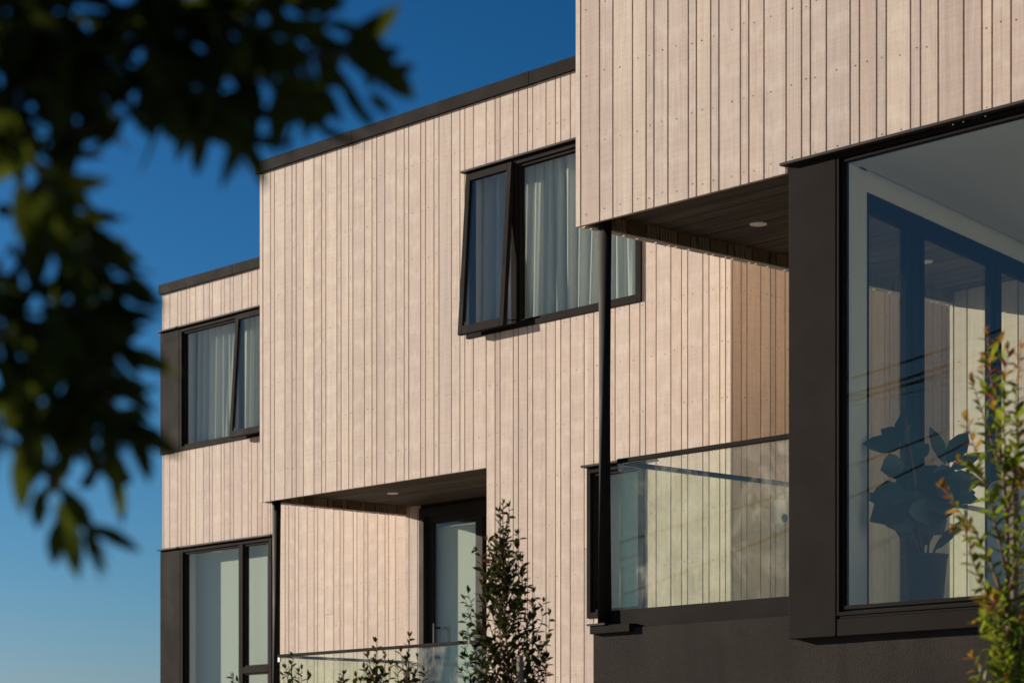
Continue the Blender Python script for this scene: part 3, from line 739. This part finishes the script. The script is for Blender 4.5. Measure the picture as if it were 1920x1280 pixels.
# ================================================================== plants
def perp(d, R):
    v = Vector((R.gauss(0, 1), R.gauss(0, 1), R.gauss(0, 1))); v -= d * v.dot(d); return v.normalized()
def shrub(name, label, top, base, spread, zlow, seed, leafm, nb=16, leaf=(.05, .02), lpb=22, stems=1, group=None, cat='shrub', step=.028, tipred=0., rbase=.012, ncut=None):
    """young upright shrub: leader(s) from base to top, ascending side branches with alternate leaves"""
    R = random.Random(seed); base = Vector(base); top = Vector(top)
    t = thing(name, label, cat, base, group)
    sb, lb = MB(), MB()
    def leaves(pts, dens, s=1.0, tip=True):
        acc = 0; L = sum((pts[i + 1] - pts[i]).length for i in range(len(pts) - 1)); run = 0
        for i in range(len(pts) - 1):
            seg = pts[i + 1] - pts[i]; l = seg.length; d = seg.normalized(); q = 0
            while acc < l:
                p = pts[i] + d * acc; frac = (run + acc) / L
                ld = (d * R.uniform(.3, .9) + perp(d, R) * R.uniform(.6, 1.0) + Vector((0, 0, .15))).normalized()
                a = R.random() * .85
                if frac > .82 and R.random() < tipred: a = R.uniform(.88, 1.0)
                k = s * R.uniform(.65, 1.15) * (1 - .35 * frac)
                lb.leaf(p, ld, Vector((R.gauss(0, .6), R.gauss(0, .6), 1)), leaf[0] * k, leaf[1] * k, 0, a, .2, R.uniform(-.05, .3))
                acc += dens * R.uniform(.5, 1.4)
            acc -= l; run += l
        if tip:
            d = (pts[-1] - pts[-2]).normalized()
            for _ in range(3):
                a = R.uniform(.88, 1) if R.random() < tipred else R.random() * .85
                lb.leaf(pts[-1], d + perp(d, R) * .35, perp(d, R), leaf[0] * s * .8, leaf[1] * s * .7, 0, a, .2, .05)
    for st in range(stems):
        tp = top + Vector((R.uniform(-1, 1), R.uniform(-1, 1), R.uniform(-.5, .0))) * (spread * .6 if st else 0)
        H = tp.z - base.z
        lead = [base + (tp - base) * (k / 7) + Vector((R.gauss(0, .012), R.gauss(0, .012), 0)) * (k not in (0, 7)) for k in range(8)]
        sb.tube(lead, [rbase * (1 - .8 * k / 7) for k in range(8)], 7)
        hi = [p for p in lead if p.z > tp.z - .35 * (tp.z - zlow) - .05] or lead[-2:]
        leaves([lead[5] + (lead[6] - lead[5]) * .5, lead[6], lead[7]], step)
        for b in range(nb):
            f = R.random() ** .8
            z = zlow + (tp.z - zlow) * .92 * f
            q = (z - base.z) / H * 7; i = min(6, max(0, int(q))); p = lead[i].lerp(lead[i + 1], q - i)
            room = (1 - f) ** .85
            az = R.uniform(0, 2 * math.pi); r = spread * (.35 + .65 * R.random()) * max(.10, room)
            rise = min(r * R.uniform(1.1, 2.2) + .05, (tp.z - z) * .95)
            e = p + Vector((math.cos(az) * r, math.sin(az) * r, rise))
            m_ = p.lerp(e, .5) + Vector((math.cos(az), math.sin(az), -.3)) * r * .18
            pts = [p, p.lerp(m_, .5) , m_, m_.lerp(e, .55) + Vector((0, 0, .01)), e]
            sb.tube(pts, [.0055, .0048, .004, .003, .002], 5); leaves(pts[1:], step)
            for _ in range(2):
                j = R.randrange(1, 4); q_ = pts[j]; e2 = q_ + Vector((R.uniform(-1, 1), R.uniform(-1, 1), R.uniform(.4, 1.6))) * r * .4
                sb.tube([q_, q_.lerp(e2, .5) + Vector((0, 0, -.006)), e2], [.003, .0025, .0015], 5); leaves([q_, q_.lerp(e2, .5), e2], step)
    sb.build('branches', M['twig'], t); lb.build('foliage', leafm, t)
    return t
def gpt(px, D, z=GZ): p = at(px, HZ, D); p.z = z; return p
SH = 'young shrubs planted in front of the houses'
R = random.Random(41)
PB = gpt(1890, 8.0)
pt = thing('photinia_shrub', 'sunlit yellow green photinia with red new shoots in front of the corner window', 'shrub', PB)
pst, plf = MB(), MB()
def shoot(pts, r0, dens, leafy=0.12, red=.8, L0=.054, D0=8.0, pst=pst, plf=plf):
    if D0 == 8.0: dens *= .76; leafy *= .6
    P_ = [at(x, y, D0 + d) for x, y, d in pts]
    fine = []
    for k in range(len(P_) - 1):
        for q in range(4): fine.append(P_[k].lerp(P_[k + 1], q / 4) + Vector((R.gauss(0, .003), R.gauss(0, .003), 0)))
    fine.append(P_[-1]); n = len(fine)
    pst.tube(fine, [r0 * (1 - .8 * k / n) for k in range(n)], 7)
    Ltot = sum((fine[k + 1] - fine[k]).length for k in range(n - 1)); run = 0; nxt = leafy * Ltot; sgn = 1; ax = perp((fine[-1] - fine[0]).normalized(), R)
    for k in range(n - 1):
        seg = fine[k + 1] - fine[k]; l = seg.length; d = seg.normalized()
        while nxt < run + l:
            f = nxt / Ltot; p = fine[k] + d * (nxt - run)
            ax = (Matrix.Rotation(2.2 + R.gauss(0, .4), 3, d) @ ax); ax = (ax - d * ax.dot(d)).normalized()
            a = R.random() * .86
            if f > .78 and R.random() < red: a = R.uniform(.9, 1)
            k_ = L0 * R.uniform(.65, 1.2) * (1 - .3 * max(0, f - .6) / .4)
            pet = d * .35 + ax
            plf.leaf(p, (d * R.uniform(.5, 1.1) + ax + Vector((0, 0, R.uniform(-.25, .2)))).normalized(), Vector((R.gauss(0, .5), R.gauss(0, .5), 1)), k_, k_ * R.uniform(.36, .50), 0, a, .22, R.uniform(-.1, .4))
            nxt += dens * R.uniform(.5, 1.6)
        run += l
    d = (fine[-1] - fine[-2]).normalized()
    for _ in range(4):
        plf.leaf(fine[-1], (d + perp(d, R) * .4).normalized(), perp(d, R), .032 * R.uniform(.7, 1.1), .012, 0, R.uniform(.88, 1) if R.random() < red else R.uniform(.5, .86), .25, .05)
lead = [PB + Vector((0, 0, 0)), PB + Vector((.01, 0, .5)), at(1893, 1400, 8.0), at(1890, 1280, 8.0)]
pst.tube(lead, [.013, .012, .010, .0085], 8)
for k in range(34):                                  # dense low growth
    x, y = R.uniform(1850, 1935), R.uniform(1130, 1420); a = R.choice((-1, -1, 1)) * R.uniform(.3, 1)
    shoot([(1890 + R.uniform(-6, 6), y + 70, 0), ((1890 + x) / 2 + 18 * a, y + 25, R.uniform(-.1, .1)), (x + 26 * a, y - R.uniform(10, 50), R.uniform(-.17, .17))], .003, .017, .2, .15)
for st in (([(1890, 1280, 0), (1889, 1000, .02), (1878, 880, .0), (1865, 760, -.02), (1852, 626, -.03)], .0085, .016, .25),
           ([(1889, 1080, .01), (1862, 960, -.05), (1840, 890, -.09), (1812, 785, -.12)], .005, .015, .2),
           ([(1889, 1150, 0), (1852, 1040, .05), (1805, 965, .09), (1768, 915, .12)], .005, .018, .2),
           ([(1889, 960, .02), (1908, 840, .06), (1905, 730, .08), (1914, 655, .10)], .005, .015, .2),
           ([(1876, 880, 0), (1850, 800, .06), (1832, 745, .09), (1822, 715, .10)], .004, .018, .15),
           ([(1884, 930, 0), (1882, 800, -.07), (1884, 720, -.09), (1890, 655, -.10)], .004, .015, .2),
           ([(1890, 1200, 0), (1855, 1120, -.08), (1822, 1050, -.12), (1808, 985, -.14)], .0045, .016, .2),
           ([(1890, 1290, 0), (1862, 1215, .1), (1848, 1150, .12), (1838, 1095, .14)], .0045, .014, .15),
           ([(1892, 1330, 0), (1850, 1290, -.05), (1832, 1255, -.08), (1825, 1232, -.1)], .004, .014, .2),
           ([(1891, 1300, 0), (1876, 1220, -.1), (1868, 1170, -.14), (1862, 1120, -.15)], .004, .013, .15),
           ([(1891, 1260, 0), (1905, 1180, .1), (1912, 1110, .14), (1908, 1030, .15)], .004, .015, .15),
           ([(1890, 1120, 0), (1910, 1040, -.1), (1915, 960, -.14), (1918, 890, -.16)], .004, .016, .2),
           ([(1890, 1100, 0), (1935, 1000, .05), (1965, 930, .08), (1980, 850, .1)], .005, .016, .2),
           ([(1889, 960, 0), (1930, 860, -.05), (1950, 780, -.08), (1965, 700, -.1)], .005, .016, .2),
           ([(1891, 1240, 0), (1940, 1190, .1), (1980, 1120, .12), (2000, 1050, .14)], .005, .016, .2),
           ([(1892, 1380, 0), (1850, 1340, .1), (1815, 1330, .12), (1800, 1310, .13)], .004, .014, .2),
           ([(1892, 1420, 0), (1935, 1370, -.1), (1970, 1330, -.12), (1990, 1300, -.13)], .004, .015, .2),
           ([(1858, 690, -.02), (1868, 660, .03), (1872, 640, .05)], .0025, .014, .2), ([(1866, 770, -.02), (1848, 720, .04), (1842, 680, .06)], .0025, .016, .2),
           ([(1845, 905, -.08), (1826, 880, -.02), (1803, 862, .0)], .0025, .016, .2), ([(1830, 1000, .07), (1810, 985, .02), (1790, 990, .0)], .0025, .018, .2),
           ([(1880, 900, 0), (1900, 860, -.04), (1915, 800, -.06)], .003, .016, .2), ([(1870, 1180, -.1), (1850, 1160, -.16), (1835, 1165, -.2)], .0025, .013, .2)):
    shoot(*st)
pst.build('branches', M['twig'], pt); plf.build('foliage', M['brightleaf'], pt)
def upright(label, bx, D, tips, seed, red=.1, fill=0, env=None, L0=.056, leafy=.16, dens=.021, cx=None):
    """young shrub grown as upright shoots from one base; tips = (px, py) the shoots reach in the plane the shrub stands in"""
    global R
    R = random.Random(seed); b = gpt(bx, D)
    t = thing('shrub', label, 'shrub', b, SH); a_, l_ = MB(), MB()
    top = min(tips, key=lambda q: q[1]); low = 1420
    def leadx(y): return bx + (top[0] - bx) * max(0, (low - y)) / (low - top[1])
    a_.tube([b, at(bx, low, D)], [.014, .009], 8)
    shoot([(bx, low, 0), (leadx(1300) + 2, 1300, .01), (leadx((1300 + top[1]) / 2) - 2, (1300 + top[1]) / 2, 0), (top[0], top[1], 0)], .008, dens * 1.05, .3, red, L0, D, a_, l_)
    todo = [q for q in tips if q != top]
    for _ in range(fill):
        y = R.uniform(*env[:2]); w = env[2] * min(1, (y - env[0] + 25) / (env[3] - env[0])) ; todo.append((leadx(y) + R.uniform(-w, w), y))
    for (x, y) in todo:
        dx = x - leadx(y); rise = 45 + abs(dx) * R.uniform(1.0, 1.6)
        y0 = min(y + rise, low); x0 = leadx(y0); z_ = R.uniform(-.13, .13)
        shoot([(x0, y0, 0), (x0 + dx * .55, y0 - rise * .38, z_ * .6), (x0 + dx * .9, y0 - rise * .7, z_ * .9), (x, y, z_)], .004, dens, leafy, red, L0 * R.uniform(.85, 1.1), D, a_, l_)
    a_.build('branches', M['twig'], t); l_.build('foliage', M['shrubleaf'], t)
upright('tallest dark green shrub in front of the boundary between balcony recess and wall', 956, 11.6,
        [(943, 944), (934, 958), (954, 950), (971, 1001), (932, 1009), (914, 1012), (895, 1032), (980, 1047), (986, 1091), (1002, 1110), (1019, 1128), (1031, 1150), (1024, 1234),
         (876, 1105), (872, 1123), (871, 1158), (867, 1193), (870, 1228), (866, 1258), (905, 1080), (960, 1060), (925, 1070), (1000, 1180), (1012, 1200)], 3, .14, 95, (1000, 1400, 76, 1170), L0=.060)
upright('reddish tipped shrub with slim tops before the balcony glass', 712, 11.9, [(705, 1203), (690, 1228), (722, 1226), (682, 1252), (700, 1240), (732, 1246)], 8, .75, 12, (1240, 1400, 30, 1300))
upright('dark green slim shrub standing just right of the reddish tipped one', 766, 11.7, [(768, 1193), (752, 1222), (784, 1232), (745, 1248), (795, 1258), (762, 1236)], 9, .12, 14, (1230, 1400, 32, 1300))
upright('slim green shrub top beside the black post of the middle house', 552, 12.1, [(548, 1229), (536, 1252), (566, 1254), (578, 1266), (530, 1266)], 10, .1, 10, (1255, 1400, 30, 1320))
upright('low shrub tip barely showing below the middle of the balcony glass', 646, 12.0, [(644, 1264), (640, 1276), (668, 1268), (676, 1276)], 12, .25, 4, (1275, 1400, 26, 1330))
upright('tiny leaf tip poking up below the tall ground window', 439, 12.2, [(437, 1270), (446, 1277)], 14, 0., 4, (1280, 1400, 20, 1330))
def stake(label, px, py, D, w=.016):
    b = gpt(px, D); tpz = at(px, py, D).z
    mb = MB(); mb.box(b.x - w, b.x + w, b.y - w, b.y + w, GZ - .2, tpz)
    return tag(mb.build('garden_stake', M['stake'], None, b, bevel=.002), label, 'stake', 'stakes beside the young shrubs')
stake('grey wooden stake rising inside the tallest dark shrub', 975, 1228, 11.45, .012)
stake('brown wooden stake beside the sunlit photinia', 1899, 868, 8.08, .015)
stake('short stake among the slim shrubs before the balcony glass', 763, 1268, 11.8, .012)

# foreground tree: its hanging boughs frame the view at the upper left
TB = at(-520, HZ, 3.1); TB.z = GZ
tree = thing('street_tree', 'out of focus dark leafy tree with branches hanging into the upper left of the view', 'tree', TB)
R = random.Random(77)
tb, lf = MB(), MB()
tb.tube([TB, TB + Vector((.02, .01, .8)), TB + Vector((.0, .03, 1.8)), TB + Vector((.05, .0, 2.8)), TB + Vector((.02, .04, 3.8))], [.13, .10, .085, .06, .03], 14)
def tleaf(p, d, L=None, W=None, a=None):
    L = L or R.uniform(.062, .096); W = W or L * R.uniform(.30, .37)
    lf.leaf(p, d, Vector((R.gauss(0, 1), R.gauss(0, 1), R.gauss(0, 1))), L, W, 0, R.random() * (.88 if R.random() < .96 else 1.0) if a is None else a, .15, R.uniform(0, .25))
dk = 1.7
def bough(pts, D0=2.85, dj=.12, dens=.012, bend=1.0, thick=.006, side=1.0):
    P_ = [at(x, y, D0 + (d_[0] if d_ else 0) + R.uniform(-dj, dj) * .4) for x, y, *d_ in pts]
    n = len(P_); tw = MB(); tw.tube(P_, [thick * (1 - .75 * k / max(1, n - 1)) for k in range(n)], 6)
    tw.build('branch', M['bark'], tree)
    for i in range(n - 1):
        seg = P_[i + 1] - P_[i]; l = seg.length; d = seg.normalized(); s = 0
        while s < l:
            p = P_[i] + d * s + FWD * R.uniform(-dj, dj)
            ld = (d * R.uniform(.2, 1.0) + perp(d, R) * R.uniform(.5, 1.1) * side + Vector((0, 0, -.35 * bend))).normalized()
            tleaf(p, ld); s += dens * dk * R.uniform(.5, 1.5)
    d = (P_[-1] - P_[-2]).normalized()
    for _ in range(3): tleaf(P_[-1], d + perp(d, R) * .5)
def single(x0, y0, x1, y1, w=38, D0=2.85, a=None):
    p, e = at(x0, y0, D0), at(x1, y1, D0 + R.uniform(-.01, .01)); d = e - p
    lf.leaf(p, d, -FWD + RGT * R.uniform(-.3, .3), d.length, w * D0 / F, 0, R.random() * .85 if a is None else a, .08, .02)
# main boughs entering the frame
bough([(-300, -160), (-80, -60), (120, -10), (330, 40), (470, 60)], dens=.0055, thick=.012)
bough([(-200, -40), (0, 60), (150, 100), (240, 90)], dens=.006, thick=.009)
bough([(240, 10), (360, 60), (470, 120), (560, 110), (640, 100)], dens=.006)
bough([(300, 90), (360, 170), (420, 215), (455, 250)], dens=.0065)
bough([(400, 40), (480, 120), (540, 190), (560, 190)], dens=.006)
bough([(540, 110), (620, 105), (670, 100), (690, 110)], dens=.011)
bough([(470, 5), (520, 0), (560, -15)], dens=.008)
bough([(230, 120), (270, 180), (300, 200), (330, 205)], dens=.008)
bough([(-120, 40), (-20, 150), (40, 230), (75, 330), (110, 400), (150, 440)], dens=.0055, thick=.009)
bough([(-120, 180), (-20, 250), (60, 270), (120, 250), (200, 232), (250, 215)], dens=.02)
bough([(-160, 100), (-30, 180), (60, 170), (120, 140)], dens=.006)
bough([(60, 300), (110, 380), (145, 450), (175, 490), (205, 525)], dens=.0075)
bough([(-140, 420), (-40, 520), (40, 590), (100, 640), (140, 690), (175, 740)], dens=.007, thick=.008)
bough([(115, 430), (135, 540), (150, 640), (165, 720), (190, 780)], dens=.0085)
bough([(-160, 560), (-60, 640), (40, 700), (120, 760), (170, 800)], dens=.009)
bough([(140, 580), (180, 630), (205, 640)], dens=.013)
bough([(170, 700), (205, 750), (230, 780), (245, 800)], dens=.014)
bough([(-150, 640), (-60, 720), (20, 780), (70, 800), (110, 810)], dens=.008)
bough([(110, 780), (150, 820), (175, 850), (185, 870)], dens=.02)
bough([(60, 820), (100, 900), (140, 960), (160, 985)], dens=.04, side=.5)
bough([(-80, -160), (100, -120), (260, -80), (420, -60), (500, -40)], dens=.006, thick=.01)
bough([(-120, -60), (0, 20), (80, 130), (100, 250), (110, 330)], dens=.009)
bough([(-160, 20), (-20, 90), (90, 60), (180, 130)], dens=.006)
bough([(60, -60), (150, 60), (190, 70)], dens=.008)
bough([(-150, 560), (-50, 600), (30, 640), (90, 620), (150, 600)], dens=.0065)
bough([(-160, 760), (-60, 790), (10, 800), (60, 790)], dens=.007)
bough([(100, 600), (150, 660), (190, 700)], dens=.010)
bough([(280, -60), (330, 30), (420, 40), (430, 100)], dens=.007)
bough([(250, -40), (300, 120), (330, 160)], dens=.008)
bough([(-100, 0), (20, 40), (90, 90), (130, 170), (140, 230)], dens=.0065)
bough([(20, 460), (80, 560), (110, 600)], dens=.01)
for s_ in ((640, 150, 590, 118, 40), (585, 145, 642, 232, 34), (700, 150, 780, 122, 34), (690, 175, 735, 215, 26), (700, 112, 752, 92, 30), (690, 75, 660, 50, 36), (660, 60, 700, 100, 34),
           (600, 40, 690, 62, 24), (640, 95, 560, 60, 44), (545, 200, 545, 236, 60), (270, 200, 285, 262, 34), (340, 190, 320, 268, 34), (300, 200, 330, 265, 36), (455, 235, 476, 318, 34), (430, 220, 455, 300, 34), (62, 370, 60, 560, 46), (40, 330, 48, 470, 48),
           (78, 912, 70, 992, 36), (105, 975, 102, 1062, 34), (140, 930, 188, 1032, 22), (110, 905, 160, 985, 26), (100, 660, 110, 732, 36), (215, 840, 222, 932, 34), (178, 830, 168, 880, 30), (200, 840, 240, 890, 26),
           (195, 470, 240, 452, 30), (220, 500, 300, 560, 22), (200, 560, 262, 620, 26), (190, 640, 262, 625, 34), (210, 650, 262, 668, 30), (215, 700, 290, 735, 22), (230, 780, 300, 835, 30), (0, 380, 14, 410, 30)):
    single(*s_, D0=2.85 + R.uniform(-.08, .08), a=(.99 if s_[0] == 100 and s_[1] == 660 else .94 if s_[0] in (215,) else None))
# unseen dense crown added outside the frame to shade the boughs from the sun
for _ in range(46):
    cx, cy = R.uniform(-1500, -160), R.uniform(-900, 800)
    D0 = R.uniform(2.7, 4.2)
    pts = [(cx, cy)]
    for k in range(3): pts.append((pts[-1][0] + R.uniform(40, 120), pts[-1][1] + R.uniform(-60, 90)))
    pts = [q for q in pts if q[0] < -120]
    if len(pts) > 1: bough(pts, D0=D0, dj=.15, dens=.0045)
for k in range(7):
    z = 1.0 + .4 * k; a = TB + Vector((.03, .02, z)); e = at(R.uniform(-900, -250), R.uniform(-500, 500), R.uniform(2.8, 3.6))
    tb.tube([a, a.lerp(e, .5) + Vector((0, 0, .08)), e], [.035, .022, .01], 8)
tb.build('trunk', M['bark'], tree); lf.build('crown', M['treeleaf'], tree)

# far tree whose twiggy top just clears the bottom edge at the left
fb = at(70, HZ, 120.); fb.z = GZ
ft = thing('far_tree', 'distant bare twiggy tree top low on the horizon at the far left', 'tree', fb)
tb = MB(); lb = MB(); R = random.Random(4)
tb.tube([fb, fb + Vector((0, 0, 2.4)), fb + Vector((.1, .1, 4.4))], [.22, .16, .05], 8)
for k in range(60):
    a = fb + Vector((0, 0, R.uniform(1.8, 4.2))); az = R.uniform(0, 6.28); el = R.uniform(.2, 1.4)
    L = R.uniform(1.0, 1.6); e = a + Vector((math.cos(az) * math.cos(el), math.sin(az) * math.cos(el), math.sin(el) * .8)) * L
    e.z = min(e.z, at(0, 1271 + R.uniform(0, 8), 120.).z - .25)
    tb.tube([a, e], [.04, .012], 5)
    for _ in range(26):
        p = a.lerp(e, R.uniform(.3, 1)); d = Vector((R.gauss(0, 1), R.gauss(0, 1), R.gauss(.5, 1))).normalized()
        lb.leaf(p, d, perp(d, R), R.uniform(.18, .36), .035, 0, R.random())
tb.build('trunk', M['bark'], ft); lb.build('crown', M['farleaf'], ft)

# overhead street cables opposite the houses, mirrored in the corner window
def mirror(p): return Vector((p.x, 2 * (YR + .05) - p.y, p.z))
for (x0, y0, x1, y1, D0, D1, r) in ((1589, 740, 1920, 664, 42, 50, .006), (1589, 756, 1920, 676, 42, 50, .006), (1589, 706, 1920, 598, 44, 52, .014), (1640, 722, 1920, 628, 44, 52, .018), (1660, 728, 1920, 640, 46, 54, .016), (1589, 930, 1920, 770, 40, 46, .012), (1589, 870, 1920, 740, 40, 46, .012)):
    a, b = mirror(at(x0, y0, D0)), mirror(at(x1, y1, D1)); d = (b - a)
    a2, b2 = a - d * 2.0, b + d * 2.0
    pts = [a2.lerp(b2, k / 16) + Vector((0, 0, -.9 * (1 - ((k - 8) / 8) ** 2) + .8)) for k in range(17)]
    mb = MB(); mb.tube(pts, r * 1.7, 6)
    tag(mb.build('overhead_cable', M['wire'], None, (a + b) / 2), 'black overhead cable mirrored as a sloping line in the corner window', 'cable', 'overhead cables mirrored in the corner window')

# ================================================================== light
sun_el = math.asin(-SUN.z); sdir = -SUN
L = bpy.data.lights.new('sun', 'SUN'); L.energy = 4.6; L.angle = math.radians(.5); L.color = (1.0, .87, .735)
so_ = bpy.data.objects.new('sun', L); COL.objects.link(so_)
so_.rotation_euler = SUN.to_track_quat('-Z', 'Y').to_euler(); so_.location = (0, 0, 30)
W = bpy.data.worlds.new('World'); S.world = W; W.use_nodes = True
nt = W.node_tree; nt.nodes.clear(); g = G(nt)
sky = g.n('ShaderNodeTexSky', sky_type='NISHITA'); sky.sun_disc = False
sky.sun_elevation = sun_el
sky.sun_rotation = math.atan2(sdir.x, sdir.y)
sky.altitude = 200; sky.air_density = 1.0; sky.dust_density = .4; sky.ozone_density = 2.5
bg = g.n('ShaderNodeBackground'); bg.inputs[1].default_value = .11
# clear, polarised sky: deepen the blue away from the sun
sp = g.n('ShaderNodeSeparateColor'); g.l(sky.outputs[0], sp.inputs[0]); cb = g.n('ShaderNodeCombineColor')
for i, (p, k, mx) in enumerate(((2.22, .345, .26), (1.52, .375, .42), (1.5, .49, .50))):
    x = g.math('POWER', g.math('MULTIPLY', sp.outputs[i], .11 * 1.46), p)
    x = g.math('MINIMUM', g.math('MULTIPLY', x, k), mx)
    if i == 0: red = x
    if i == 2: x = g.math('ADD', x, g.math('MULTIPLY', red, .42))
    g.l(g.math('DIVIDE', x, .11 * 1.46), cb.inputs[i])
wo = g.n('ShaderNodeOutputWorld'); g.l(cb.outputs[0], bg.inputs[0]); g.l(bg.outputs[0], wo.inputs[0])

# ================================================================== camera
cam = bpy.data.cameras.new('camera'); co = bpy.data.objects.new('camera', cam); COL.objects.link(co)
rot = Matrix((RGT, UP, -FWD)).transposed()
co.matrix_world = rot.to_4x4()
cam.sensor_width = 36; cam.lens = 36 * F / 1920; cam.shift_y = (HZ - 640) / 1920
cam.clip_start = .05; cam.clip_end = 3000
cam.dof.use_dof = True; cam.dof.focus_distance = 16.5; cam.dof.aperture_fstop = cam.lens / 1000 / .0205
S.camera = co
S.view_settings.view_transform = 'Standard'; S.view_settings.look = 'None'
S.view_settings.gamma = 1; S.view_settings.exposure = .62
S.render.engine = 'CYCLES'
S.cycles.transparent_max_bounces = 24; S.cycles.max_bounces = 8
S.cycles.use_denoising = True
